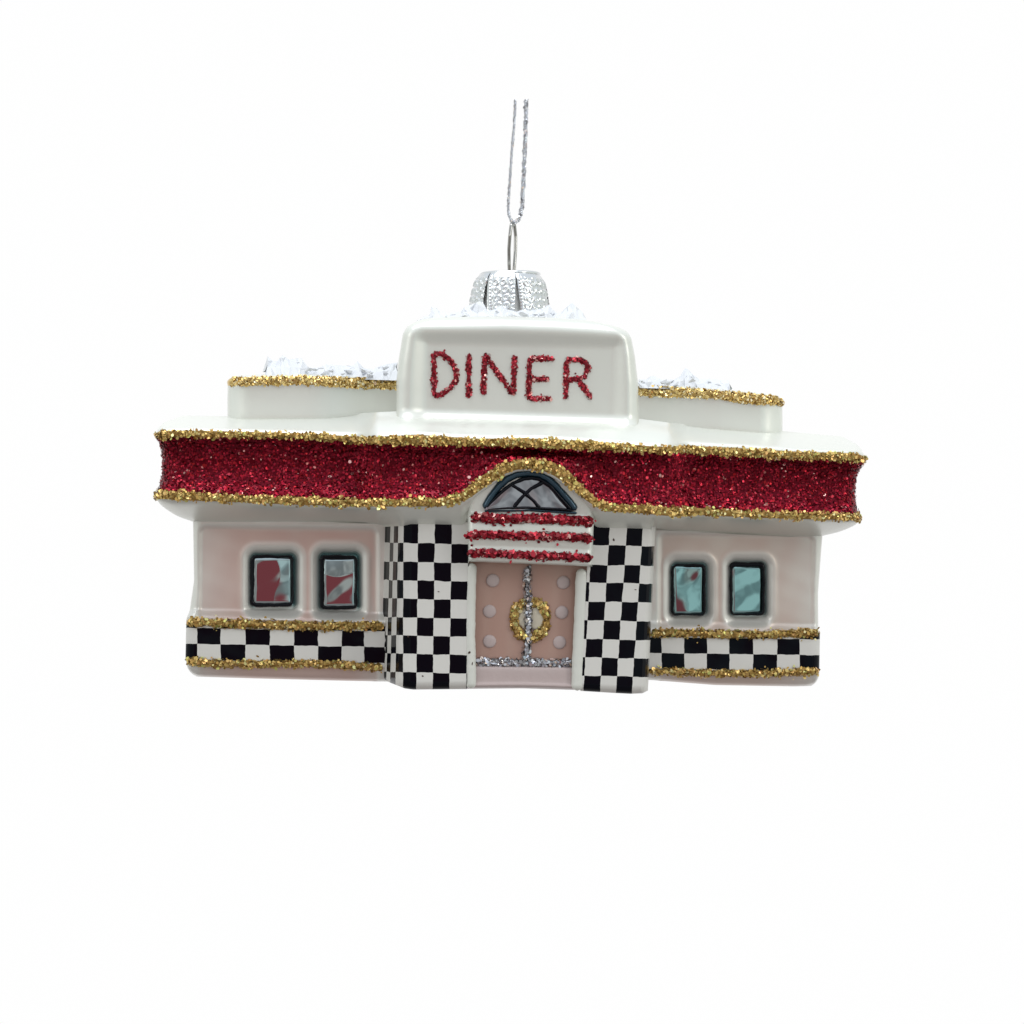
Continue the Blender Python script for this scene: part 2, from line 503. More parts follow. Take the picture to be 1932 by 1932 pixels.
nfr = len(base_x)


def band_part(name, r0, r1, n, size, mat, tilt, lift, base_tone, parent, ins=(0, 0), mask=False):
    """glitter laid on the cornice between two of its rows, front and both ends"""
    m = CG.shape[1]
    G = CG[off[r0] + ins[0]:off[r1] + 1 - ins[1]]
    roll = np.roll(G, 9, axis=1)[:, :nfr + 18]              # left side, front, right side
    cen = np.array([0.0, 190, 0])
    # base coat just proud of the glass
    dy = np.cross(np.gradient(roll, axis=1), np.gradient(roll, axis=0))
    dy /= np.linalg.norm(dy, axis=-1)[..., None] + 1e-9
    sgn = np.sign((dy * (roll - np.array([20.0, 180, 0])) * np.array([.1, 1, 0])).sum(-1, keepdims=True)); sgn[sgn == 0] = 1
    out = dy * sgn
    mb = MB()
    base = roll + out * 1.6
    mb.grid(base[1:-1] if mask else base, tone=base_tone)
    A = base
    P, N = scatter(A, int(n * 1.15) if mask else n, lift=(0, 0))
    if mask:
        # uneven glue line: trim the edges of the strip by a wandering amount
        cl = A.mean(0)
        ix_ = np.abs(P[:, None, 0] - cl[None, :, 0])[:, ::1].argmin(1)
        half = np.maximum(np.abs(A[0, ix_, 2] - A[-1, ix_, 2]) / 2, 3)
        off_ = np.abs(P[:, 2] - (A[0, ix_, 2] + A[-1, ix_, 2]) / 2) / half
        keep = off_ < 0.70 + wob(P[:, 0], 91 + r0, .09, .22) + rng.normal(0, .07, len(P))
        P, N = P[keep], N[keep]
    endw = np.abs(N[:, 1]) < 0.25
    sx = np.where(P[:, 0] < 0, -1.0, 1.0)
    fl = endw & (N[:, 0] * sx < 0) & ((P[:, 0] < L(330, 900, 0)[0]) | (P[:, 0] > L(1590, 900, 0)[0]))
    N[fl] *= -1
    P += N * rng.uniform(lift[0], lift[1], len(P))[:, None]
    # flakes turned to the front to brighten the dark seams where the band steps
    st = (~fl) & (np.abs(N[:, 0]) > .25) & (P[:, 0] > L(340, 900, 0)[0]) & (P[:, 0] < L(1580, 900, 0)[0])
    N[st] = N[st] * np.array([.35, 1, 1]) + np.array([0, -0.9, 0]); N /= np.linalg.norm(N, axis=-1)[:, None]
    flakes(mb, P, N, size[0], size[1], tilt)
    return mb.build(name, mat, parent, recalc=False)


band_part('glitter_band', 6, 10, 38000, (3.6, 6.2), 'red', 0.30, (0, 2.5), 0.1, cornice, ins=(-1, -1))
band_part('gold_trim', 4, 6, 7400, (4.0, 7.4), 'gold', 0.46, (0, 4.0), 0.1, cornice, mask=True)
band_part('gold_trim', 10, 12, 7400, (4.0, 7.4), 'gold', 0.46, (0, 4.0), 0.1, cornice, mask=True)

# ---- stepped roof tiers left and right of the sign board
def tier(xl, xr, bottom, gtop, gbot, yf, rl, rr, snow):
    x = xsamp(xl, xr, 120, 42)
    yb = endround(x, yf(x), xl, xr, 42, rl, rr)
    ins = lambda d: np.clip((x - (xl + xr) / 2) / ((xr - xl) / 2), -1, 1) * -d
    def row(py, dy, dx=0):
        return np.stack([x + ins(dx), py, yb + dy], -1)
    gb, gt, bo = gbot(x), gtop(x), bottom(x)
    rws = [row(bo + 12, 4), row(bo + 2, 1), row(bo - 4, -1), row(bo * .5 + gb * .5, 0, -.5), row(gb + 7, 0), row(gb + 1, -1),
           row(gb * .5 + gt * .5, -3, -1), row(gt + 1, 1, 3), row(gt - 2.5, 14, 9), row(gt - 4, 60, 30)]
    sub = [1, 2, 5, 4, 2, 3, 3, 2, 2]
    k = catmull(rws, sub); o = np.concatenate([[0], np.cumsum(sub)])
    mb = MB(); G = shell(mb, k, BACK - 20)
    t = mb.build('roof_tier', 'pearl', root)
    g = G[o[5]:o[7] + 1, :len(x)]
    mb = MB(); mb.grid(g + np.array([0, -1.2, 0.3]), tone=0.4)
    P, N = scatter(g[:, 3:], 1150, lift=(0.2, 3)); flakes(mb, P, N, 4.2, 7.0, 0.5)
    mb.build('gold_trim', 'gold_pale', t, recalc=False)
    return t, yb


tl, _ = tier(429.5, 752,
             tab((430, 792), (515, 791), (609, 790), (663, 784), (752, 782)),
             tab((430, 714), (440, 711.5), (569, 708.5), (735, 714.5), (752, 716)),
             tab((430, 727), (569, 724), (650, 730), (738, 733), (752, 735)),
             stab((430, 30), (600, 26), (650, 34), (690, 52), (720, 62), (752, 64)), True, False, None)
tr, _ = tier(1200, 1476,
             tab((1200, 794), (1206, 796), (1266, 806), (1374, 813), (1476, 822)),
             tab((1200, 728), (1280, 730.5), (1374, 738), (1462, 746), (1477, 753)),
             tab((1200, 745), (1266, 748), (1360, 752), (1400, 760), (1460, 763), (1477, 764)),
             stab((1200, 66), (1240, 62), (1290, 46), (1340, 34), (1476, 30)), False, True, None)


# ---- sign board (central parapet)
def rr_sdf(px, py, x0, y0, x1, y1, r):
    cx, cy_ = (x0 + x1) / 2, (y0 + y1) / 2
    qx = np.abs(px - cx) - (x1 - x0) / 2 + r; qy = np.abs(py - cy_) - (y1 - y0) / 2 + r
    return np.hypot(np.maximum(qx, 0), np.maximum(qy, 0)) + np.minimum(np.maximum(qx, qy), 0) - r


STOP = tab((748, 600), (815, 599.5), (949, 596.5), (1050, 600), (1110, 604), (1159, 609), (1205, 613))


def sign_y(px, py):
    d = rr_sdf(px - (py - 700) * -0.028, py - (px - 978) * 0.022, 774, 622, 1186, 900, 26)
    fil = np.clip((np.asarray(py, float) - (775 + (px - 978) * 0.03)) / 22, 0, 1)
    return -92 + 9 * (1 - sst(-34, 2, d)) - 13 * fil ** 2


xLt = tab((0, 815), (2, 800), (6, 788), (10, 778), (17, 767), (30, 760), (79, 752), (116, 748), (220, 748))
xRt = tab((0, 1110), (3, 1140), (6, 1158), (9, 1172), (14, 1183), (25, 1191), (60, 1198), (110, 1204), (220, 1206))
ts = np.concatenate([np.array([0, 1, 2.2, 4, 6, 8.5, 11.5, 15, 19, 24, 30, 36]), np.linspace(42, 205, 48)])
rws = []
for k, t in enumerate([-1] + list(ts)):
    tt = max(t, 0)
    xl, xr = float(xLt(tt)), float(xRt(tt))
    if t < 0: xl += 30; xr -= 30
    x = xsamp(xl, xr, 130, 24)
    py = STOP(x) + tt * (1 - 0 * x)
    rd = 30
    dd = min(tt, rd); yr = rd * (1 - math.sqrt(max(0, 1 - ((rd - dd) / rd) ** 2)))
    y = sign_y(x, py) + yr
    y = endround(x, y, xl, xr, 24)
    if t < 0: y = y + 40
    rws.append(np.stack([x, py - (1.5 if t < 0 else 0), y], -1))
mb = MB(); shell(mb, np.stack(rws), 330)
sign = mb.build('sign_board', 'pearl', root)

LET = [
    [[(819, 667), (819, 748)], [(819, 667), (833.7, 668), (849.8, 679), (861.5, 700), (860.6, 716.4), (850, 732), (837, 742), (820, 748)]],
    [[(885, 667), (884, 750)]],
    [[(910.5, 745), (916, 669)], [(916, 670), (933, 696), (960, 732), (967, 744)], [(968.5, 745), (971, 671)]],
    [[(999, 675), (997, 752)], [(999, 675.5), (1044, 677)], [(1001, 715), (1036, 715)], [(997, 751.5), (1040, 753)]],
    [[(1069, 679), (1067.5, 753)], [(1069, 678), (1094, 678), (1107, 687), (1110, 698), (1102, 711), (1088, 716), (1070, 716.4)], [(1092, 717), (1104, 734), (1115, 752)]],
]
for k, strokes in enumerate(LET):
    glit_bead('letter', strokes, 10.6, 4.0, sign_y, 'rose', sign, dens=0.10, size=(4, 6.8), seed=20 + 7 * k, loose=0.03, tilt=0.38)


# ---- wing walls with sunken windows
def wing(xlt, xrt, ytop, ybot, wins, mat, lean, panel, ts_split=(1150, 1172), endr=(True, True)):
    xa = xlt(1100.0); xb = xrt(1100.0)
    pys = None
    rws = []; tint = []; edg = []
    v = np.concatenate([np.linspace(0, 0.93, 150), 1 - 0.07 * np.cos(np.linspace(0, math.pi / 2, 9))[1:]])
    for q in v:
        pyc = ytop((xa + xb) / 2) * (1 - q) + ybot((xa + xb) / 2) * q
        xl, xr = float(xlt(pyc)), float(xrt(pyc))
        x = xsamp(xl, xr, 200, 16)
        py = ytop(x) * (1 - q) + ybot(x) * q
        y = -12 * sst(ts_split[0], ts_split[1], py - 0.022 * (x - (xa + xb) / 2))
        under = np.clip((q - 0.93) / 0.07, 0, 1)
        y = y + 24 * (1 - math.sqrt(max(0, 1 - under ** 2)))
        tn = np.zeros_like(x)
        x0, y0, x1, y1 = panel
        dp = rr_sdf(x, py - 0.012 * (x - x0), x0, y0, x1, y1, 18)
        y = y + 5 * (1 - sst(-9, 1, dp))
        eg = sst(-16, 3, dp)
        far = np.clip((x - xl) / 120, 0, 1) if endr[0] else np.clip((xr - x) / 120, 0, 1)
        eg = np.maximum(eg, 0.85 * (1 - far) ** 1.6)  # fades to pearl at the outer end, its sheen painted in
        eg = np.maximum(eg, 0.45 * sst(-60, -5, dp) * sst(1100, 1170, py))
        y = y + wob(x + py * .4, 3, 0.014, 1.6) + wob(py * 1.2 - x * .5, 8, 0.016, 1.0)
        for (wx0, wy0, wx1, wy1, dep) in wins:
            d = rr_sdf(x, py, wx0, wy0, wx1, wy1, 20)
            y = y + dep * (1 - sst(-16, 5, d)) - 1.6 * np.exp(-((d - 7) / 5.0) ** 2)
            sd_ = np.clip(np.abs(x - (wx0 + wx1) / 2) / ((wx1 - wx0) / 2), 0, 1) ** 3
            lowp = sst(wy1 - 26, wy1 - 10, py)
            eg = np.maximum(eg, 0.95 * (1 - sst(2, 15, d)))  # pale halo paints the highlight round each window
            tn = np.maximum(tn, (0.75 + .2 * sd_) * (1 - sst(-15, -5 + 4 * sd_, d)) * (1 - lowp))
        y = endround(x, y, xl, xr, 16, *endr)
        rws.append(np.stack([x, py, y], -1)); tint.append(tn); edg.append(eg)
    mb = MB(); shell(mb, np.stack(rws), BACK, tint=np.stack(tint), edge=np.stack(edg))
    return mb.build('wing_wall', mat, root)


def window(parent, fr, pn, ydep, mat, seed, tiltf=None):
    """fr: outer rectangle of the black painted frame, pn: opening; pane sits just behind"""
    fx0, fy0, fx1, fy1 = fr; fx0 += 1; fy0 += 1; fx1 -= 1; fy1 -= 1.5; x0, y0, x1, y1 = pn; x0 -= 1.5; y0 -= 1.5; x1 += 1.5; y1 += 1.5
    n = 96
    th = np.arange(n) / n * 4
    def rect(a0, b0, a1, b1, r, w, sd):
        out = []
        cs = [(a0 + r, b0 + r, math.pi), (a1 - r, b0 + r, 1.5 * math.pi), (a1 - r, b1 - r, 0), (a0 + r, b1 - r, .5 * math.pi)]
        pts = []
        for cx, cyy, a in cs:
            for k in range(7):
                an = a + k / 6 * math.pi / 2
                pts.append((cx + r * math.cos(an), cyy + r * math.sin(an)))
        pts.append(pts[0])
        P, q = resample(pts, 1); qq = np.linspace(0, q[-1], n, endpoint=False)
        X = np.interp(qq, q, P[:, 0]); Y = np.interp(qq, q, P[:, 1])
        X = X + wob(qq, sd, .09, w); Y = Y + wob(qq, sd + 5, .08, w)
        return X, Y
    ox, oy = rect(fx0, fy0, fx1, fy1, 9, 1.0, seed)
    ix, iy = rect(x0, y0, x1, y1, 5, 0.9, seed + 9)
    rowsP = []
    for t, h in ((0, 14), (0.03, 3), (.2, -1.5), (.5, -3), (.8, -1.5), (.97, 0), (1, 8)):
        rowsP.append(L(ox * (1 - t) + ix * t, oy * (1 - t) + iy * t, ydep + h))
    mb = MB(); mb.grid(np.stack(rowsP), closed=True)
    w = mb.build('window', 'black', parent)
    gx = np.linspace(x0 - 3, x1 + 3, 46); gy = np.linspace(y0 - 3, y1 + 3, 60)
    X, Y = np.meshgrid(gx, gy)
    u = (X - x0) / (x1 - x0); vv = (Y - y0) / (y1 - y0)
    edge = np.minimum(np.minimum(u, 1 - u) * (x1 - x0), np.minimum(vv, 1 - vv) * (y1 - y0))
    y = ydep + 1.5 - 1.6 * sst(-2, 4, edge)
    y = y + (0.55 if mat == 'pane_l' else 0.9) * np.sin(u * 5.0 + seed) * np.cos(vv * 4 + seed * 2) + 0.35 * np.sin(vv * 9 + u * 4 + seed)
    if tiltf: y = y + tiltf(u, vv, X, Y)
    mb = MB(); G = L(X, Y, y); mb.grid(G)
    mb.grid(G + np.array([0, 5.0, 0]))
    mb.build('pane', mat, w)
    return w


winsL = [(464, 1034, 567, 1163, 11), (593, 1032, 688, 1167, 11)]
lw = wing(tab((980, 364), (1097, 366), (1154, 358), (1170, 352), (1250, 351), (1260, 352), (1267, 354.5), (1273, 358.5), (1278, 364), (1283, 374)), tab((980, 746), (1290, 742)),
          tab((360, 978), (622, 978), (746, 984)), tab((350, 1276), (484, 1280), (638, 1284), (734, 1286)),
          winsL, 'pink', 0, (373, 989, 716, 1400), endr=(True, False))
winsR = [(1258, 1051, 1343, 1176, 11), (1370, 1050, 1454, 1178, 11)]
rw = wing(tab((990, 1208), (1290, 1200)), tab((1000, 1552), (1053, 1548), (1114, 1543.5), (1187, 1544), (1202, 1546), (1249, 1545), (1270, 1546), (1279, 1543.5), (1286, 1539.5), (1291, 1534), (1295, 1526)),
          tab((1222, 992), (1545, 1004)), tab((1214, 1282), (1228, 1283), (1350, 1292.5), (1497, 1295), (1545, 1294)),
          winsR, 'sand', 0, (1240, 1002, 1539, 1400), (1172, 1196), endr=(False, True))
window(lw, (470.5, 1046, 555, 1147), (481, 1054.5, 548.5, 1137), 7, 'pane_l', 3, lambda u, v, X, Y: 0.10 * 68 * np.maximum(0, u - 0.60 - .10 * np.sin(v * 5)))
window(lw, (602, 1046, 675.5, 1152), (613, 1055, 668.5, 1142), 7, 'pane_l', 14, lambda u, v, X, Y: 0.12 * 87 * np.maximum(0, 0.33 + .06 * np.sin(u * 4) - v))
window(rw, (1265, 1063, 1333, 1163.5), (1273.5, 1070.5, 1324.5, 1156), 7, 'pane_r', 25, lambda u, v, X, Y: 0.03 * 52 * u)
window(rw, (1375.5, 1059, 1445, 1163), (1384, 1071, 1436.5, 1155), 7, 'pane_r', 37, lambda u, v, X, Y: 0.11 * 54 * u)


# checker bands on the plinth of each wing
def cband(xlt, xrt, top, bot, xb, vy, parent, par, endr):
    rws, pat = [], []
    xm = (xlt(1200.) + xrt(1200.)) / 2
    for q in np.linspace(0, 1, 26):
        pyc = top(xm) * (1 - q) + bot(xm) * q
        xl, xr = float(xlt(pyc)), float(xrt(pyc))
        x = xsamp(xl, xr, 150, 16); py = top(x) * (1 - q) + bot(x) * q
        y = endround(x, -15 + wob(x + py * .4, 3, 0.014, 1.6) + wob(py * 1.2 - x * .5, 8, 0.016, 1.0), xl, xr, 16, *endr)
        rws.append(np.stack([x, py, y], -1))
        u = np.interp(x, xb, np.arange(len(xb)) + par)
        pat.append(np.stack([u + 0.0, (py - vy(x)) / 30.0 + 10, 0 * u], -1))
    mb = MB(); shell(mb, np.stack(rws), BACK + 2, cap=False, pat=np.stack(pat))
    return mb.build('checker_band', 'check', parent)


cband(tab((1150, 352), (1260, 349.5)), tab((1150, 742), (1290, 738)),
      tab((350, 1176), (600, 1180), (724, 1182)), tab((350, 1247), (470, 1254), (724, 1260)),
      [350, 371.5, 416.5, 463, 509, 554.7, 600, 645, 687, 726], tab((350, 1214.5), (416, 1215.5), (600, 1219), (724, 1221)), lw, 0, (True, False))
cband(tab((1150, 1209), (1290, 1207)), tab((1150, 1546), (1200, 1547), (1290, 1545.5)),
      tab((1228, 1195), (1545, 1194)), tab((1228, 1267), (1545, 1268)),
      [1206, 1248, 1291, 1333.5, 1376, 1420.6, 1466, 1509, 1548], tab((1228, 1232), (1545, 1236)), rw, 1, (False, True))
plinth = lambda x, y: np.full(np.shape(x), -15.0)


def plinth_y(xl, xr):
    return lambda x, y: endround(np.clip(x, xl, xr), -15 + wob(x + y * .4, 3, 0.014, 1.6) + wob(y * 1.2 - x * .5, 8, 0.016, 1.0), xl, xr, 16, True, False)


def plinth_yr(xl, xr):
    return lambda x, y: endround(np.clip(x, xl, xr), -15 + wob(x + y * .4, 3, 0.014, 1.6) + wob(y * 1.2 - x * .5, 8, 0.016, 1.0), xl, xr, 16, False, True)


glit_bead('gold_trim', [[(353, 1173), (420, 1176), (520, 1179), (600, 1182), (722, 1180)]], 14.5, 7, plinth_y(351, 800), 'gold', lw, dens=0.13, size=(4.5, 8), seed=41, loose=.09)
glit_bead('gold_trim', [[(352, 1247), (400, 1252), (470, 1253), (560, 1252), (640, 1254), (720, 1260)]], 13, 7, plinth_y(350, 800), 'gold', lw, dens=0.13, size=(4.5, 8), seed=51, loose=.09)
glit_bead('gold_trim', [[(1230, 1196), (1290, 1194), (1350, 1196), (1440, 1197), (1500, 1195), (1543, 1193)]], 14, 7, plinth_yr(1100, 1546), 'gold', rw, dens=0.13, size=(4.5, 8), seed=61, loose=.09)
glit_bead('gold_trim', [[(1227, 1267), (1260, 1267), (1350, 1271), (1450, 1270), (1543, 1267)]], 12.5, 7, plinth_yr(1100, 1546), 'gold', rw, dens=0.13, size=(4.5, 8), seed=71, loose=.09)


# ---- entrance pillars with painted checks
def pillar(xs_top, xs_bot, bounds_top, bounds_bot, par, rows_y, ytop, ybot, depth, back):
    rws, pat = [], []
    n = 120
    s = np.linspace(0, 1, n)
    v = np.concatenate([np.linspace(0, .95, 60), 1 - .05 * np.cos(np.linspace(0, math.pi / 2, 8))[1:]])
    for q in v:
        xt = np.interp(s, np.linspace(0, 1, len(xs_top)), xs_top); xb = np.interp(s, np.linspace(0, 1, len(xs_bot)), xs_bot)
        x = xt * (1 - q) + xb * q
        yt = ytop(x); yb = ybot(x)
        py = yt * (1 - q) + yb * q
        y = depth(s)
        un = np.clip((q - .95) / .05, 0, 1)
        y = y + 17 * (1 - math.sqrt(max(0, 1 - un ** 2)))
        rws.append(np.stack([x, py, y], -1))
        bt = np.array(bounds_top); bb = np.array(bounds_bot); b_ = bt * (1 - q) + bb * q
        u = np.interp(x, b_, np.arange(len(b_))) + par
        if x[0] < b_[0]: u = u + np.minimum(0, (x - b_[0]) / 33)
        u = u + np.maximum(0, (x - b_[-1]) / 33)
        # rows measured between top and bottom of this pillar
        w = np.interp(py - (x - xt[n // 2]) * rows_y[1], rows_y[0], np.arange(len(rows_y[0])))
        pat.append(np.stack([u, w, 0 * u], -1))
    mb = MB(); shell(mb, np.stack(rws), back, pat=np.stack(pat))
    return mb.build('pillar', 'check', root)


s_knots = np.linspace(0, 1, 12)
xsT = [722, 726, 731, 737, 742, 748, 755, 763, 775, 800, 842, 886]
xsB = [712, 717, 724, 732, 738, 745, 752, 760, 772, 796, 838, 881]
dL = lambda s: np.interp(s, s_knots, [16, 2, -12, -34, -56, -80, -102, -114, -119, -120, -120, -120])
lp = pillar(xsT, xsB, [724.5, 737, 743.5, 751.5, 761.3, 788.8, 820.2, 852.5, 884], [713, 729, 736, 746, 760, 785.4, 816.5, 847.7, 880], 0,
            (np.array([980, 1024.5, 1059.9, 1094.8, 1129.3, 1164.7, 1198.7, 1233.2, 1268, 1306]) , 0.02),
            tab((710, 984), (761, 984), (886, 985)), tab((712, 1275), (717, 1277), (736, 1288), (764, 1299), (780, 1301), (886, 1300)), dL, 60)
xsT2 = list(np.linspace(1112, 1226, 9)) + [1231.5, 1235, 1237]
xsB2 = list(np.linspace(1095, 1209, 9)) + [1215.5, 1220, 1222.5]
dR = lambda s: np.interp(s, s_knots, [-120] * 8 + [-119, -113, -100, -70])
rp = pillar(xsT2, xsB2, [1085, 1118, 1150.7, 1183.3, 1213, 1240], [1068, 1101, 1131.7, 1162, 1192.3, 1223], 1,
            (np.array([985, 1030, 1067, 1100.6, 1136.6, 1172, 1207.4, 1242, 1276.7, 1312]), 0.022),
            tab((1095, 990), (1237, 994)), tab((1095, 1303.5), (1160, 1307.5), (1189, 1309), (1212, 1308), (1222, 1303)), dR, 10)
for par_, spots in ((lp, [(827.5, 1116.3, 2.2, .9), (797.5, 1275.5, 1.8, 1.5), (770, 1201, 1.2, 2.2)]), (rp, [(1158, 1018.5, 2.2, 2.6), (1199, 1112.5, 2.2, .8)])):
    for i, (a, b_, rx, ry) in enumerate(spots):
        mb = MB(); flat_disc(mb, a, b_, rx, ry, -119.5, 1.6, i, n=12, rings=3, rough=.3); mb.build('speck', 'speck', par_)

# ---- porch: canopy with the arched window above the door
CTOP = lambda x: np.where((x > 868) & (x < 1130), T4(x) - 5, 960)
rws = []
cx = xsamp(882, 1121, 110, 12)
cyb = tab((880, 1056), (1000, 1061), (1121, 1066))
mid_y = tab((880, 965), (1000, 966), (1121, 972))
v1 = np.linspace(0, 1, 18); v2 = np.linspace(0, 1, 40)


def canopy_y(px, py):
    t = (py - mid_y(px)) / (cyb(px) - mid_y(px))
    wv = 2.8 * (1 - np.abs(np.cos(np.clip(t, 0, 1) * math.pi * 2 + 0.35)))
    return -146 - 8 * sst(0, .12, t) + np.where(t > 0, wv, 0) + 2 * sst(.8, 1, t)


for q in v1[:-1]:
    py = np.minimum(CTOP(cx), mid_y(cx) - 1) * (1 - q) + mid_y(cx) * q
    rws.append(np.stack([cx, py, endround(cx, canopy_y(cx, py), 882, 1121, 12)], -1))
for q in v2:
    xl = 882 + 1.5 * q; xr = 1121 - 3.5 * q
    x = xl + (cx - 882) / (1121 - 882) * (xr - xl)
    py = mid_y(x) * (1 - q) + cyb(x) * q
    rws.append(np.stack([x, py, endround(x, canopy_y(x, py), xl, xr, 12)], -1))
for dy_, dp in ((8, 2.5), (24, 3.2), (50, 3.0)):
    r_ = rws[-1].copy() if dy_ == 8 else rws[len(v1) - 1 + len(v2) - 1].copy()
    r_[:, 1] += dp; r_[:, 2] += dy_; rws.append(r_)
mb = MB(); shell(mb, np.stack(rws), -10, r=5)
canopy = mb.build('canopy', 'pearl', root)
cany = lambda x, y: canopy_y(x, y) - 1
glit_bead('glitter_stripe', [[(890, 976), (950, 979), (1010, 978), (1060, 981), (1118, 983)]], 18, 6, cany, 'rose', canopy, dens=0.085, size=(6, 10), seed=81, loose=.08, tilt=.45)
glit_bead('glitter_stripe', [[(880, 1009), (940, 1009), (1000, 1012), (1060, 1012), (1117, 1015)]], 15.5, 6, cany, 'rose', canopy, dens=0.085, size=(6, 10), seed=85, loose=.08, tilt=.45)
glit_bead('glitter_stripe', [[(885, 1043), (950, 1045), (1000, 1048), (1050, 1049), (1115, 1053)]], 15, 6, cany, 'rose', canopy, dens=0.085, size=(6, 10), seed=89, loose=.08, tilt=.45)

# arched window: dark glass rim, black lines, mirrored pane
rim = [(914, 960), (921, 946), (932, 929), (944, 914.5), (957, 904), (973, 896), (994, 892.5), (1018, 895.5), (1033, 903), (1050, 918), (1064, 934), (1076, 948), (1087, 963)]
mb = MB(); bead(mb, rim, 14, 7, -147, 101, .08, m=11)
bead(mb, [(914, 964), (960, 963), (1000, 962), (1045, 965), (1089, 968)], 6, 4, -147, 102, .1)
arch = mb.build('arched_window', 'inkblue', root)
mb = MB()
bead(mb, [(917, 960.5), (926, 949), (938.7, 936), (953, 923), (967, 912.5), (988, 903.5), (1003, 902), (1017, 904), (1038, 917), (1059, 941), (1078, 962)], 7.2, 4, -151, 103, .12)
bead(mb, [(917, 961), (960, 958.5), (995, 957.8), (1040, 960), (1080, 963)], 5.2, 4, -151, 104, .1)
mb.build('frame_line', 'black', arch)
for k, p in enumerate(([(964, 914), (990, 930), (1008, 946), (1019, 960)], [(1025, 910), (1002, 922), (985, 938), (968, 958)])):
    mb = MB(); bead(mb, p, 7.2, 4.5, -151, 105 + k, .2); mb.build('glazing_bar', 'black', arch)
X, V_ = np.meshgrid(np.linspace(914, 1082, 90), np.linspace(0, 1, 50))
topf = tab((914, 962), (926, 949), (938.7, 936), (953, 923), (967, 912.5), (988, 903.5), (1003, 902), (1017, 904), (1038, 917), (1059, 941), (1080, 963))
Y = topf(X) * (1 - V_) + 962 * V_
yy = -150.0 + 0.055 * (X - 1000) - 0.5 * np.sin(V_ * 3.1) + 0.25 * np.sin(X * .07 + V_ * 3) + .12 * np.sin(X * .15 - V_ * 5)
mb = MB(); G = L(X, Y, yy); mb.grid(G); mb.grid(G + np.array([0, 4., 0])); mb.build('pane', 'pane_a', arch)

# door leaf in the recess
rws = []
for py0, y in ((1050, -60), (1053, -84), (1058, -92), (1075, -95), (1160, -96), (1245, -97), (1256, -98), (1262, -104), (1285, -106), (1290, -109), (1297, -108), (1300, -90)):
    x = xsamp(868, 1122, 60, 10)
    x = x - 0.02 * (py0 - 1060)
    py = py0 + 0.006 * (x - 990) + (2.5 * np.cos((x - 990) / 110 * 1.6) * -1 if py0 > 1280 else 0)
    rws.append(np.stack([x, py, np.full(len(x), float(y)) + wob(x + py0, 5, .03, 1.0)], -1))
mb = MB(); shell(mb, catmull(rws, 4), -10, r=5)
door = mb.build('door', 'door', root)
mb = MB(); rws = []
for py0, y in ((1256, -98), (1259, -106), (1264, -109), (1280, -110), (1290, -111), (1293, -114), (1298, -112), (1301, -92)):
    x = xsamp(878, 1098, 60, 8); py = py0 + 0.012 * (x - 990) - 2.5 * np.cos((x - 990) / 110 * 1.5) * (py0 > 1280)
    rws.append(np.stack([x, py, np.full(len(x), float(y)) + wob(x, 6, .05, .8)], -1))
shell(mb, catmull(rws, 3), -10, r=5); mb.build('doorstep', 'pearl_step' if 'pearl_step' in M else 'stud', door)
for k, p in enumerate(([(889.5, 1062), (887.5, 1130), (886.5, 1200), (888, 1250), (888.5, 1299)], [(1098, 1073), (1096, 1130), (1093, 1200), (1090.5, 1250), (1089, 1303)])):
    mb = MB(); bead(mb, p, 20 if k == 0 else 22.5, 9, -114, 120 + k, .05, m=15)
    post = mb.build('doorpost', 'post', door)
for i, (a, b_, rx, ry) in enumerate([(881.5 - 1.5 + 5, 1231, 3, 2.0), (891.2, 1252.3, 1.6, 2.5)]):
    mb = MB(); flat_disc(mb, a if i else 885.5, b_, rx * .8, ry * 1.4, -121.5, 2.2, i + 3, n=12, rings=3, rough=.5); mb.build('speck', 'speck', door)
for k, (a, b_) in enumerate([(929.8, 1095.3), (923.6, 1153.4), (923.6, 1210), (1062.9, 1099), (1060, 1155.4), (1055.8, 1212)]):
    mb = MB(); flat_disc(mb, a, b_, 12.6, 12.6, -96, 4.5, k + 10, n=32, rings=7, rough=.02); mb.build('stud', 'stud', door)
mb = MB()
flat_disc(mb, 990, 1166, 12, 22, -96, 3.5, 2, rough=.12); flat_disc(mb, 1012, 1166, 15, 21, -96, 3.5, 5, rough=.12)
mb.build('door_handle', 'cream', door)
wr = [(1000.6 + 31 * math.cos(a), 1169.5 - 34 * math.sin(a)) for a in np.linspace(0, 2 * math.pi, 40)]
glit_bead('wreath', [wr], 17, 7, -97, 'gold', door, dens=0.10, size=(4.5, 7.5), seed=131, loose=.10, tilt=.45)
glit_bead('silver_trim', [[(995.5, 1068), (995, 1110), (997, 1150), (997, 1190), (994, 1225), (993, 1252)]], 12.5, 8, -99, 'silver', door, dens=0.11, size=(4.5, 7.5), seed=140, loose=.03, tilt=.5)
glit_bead('silver_trim', [[(896, 1250), (950, 1250), (990, 1251), (1040, 1251), (1082, 1252)]], 15, 6, -101, 'silver', door, dens=0.10, size=(4.5, 8), seed=150, loose=.06, tilt=.5)


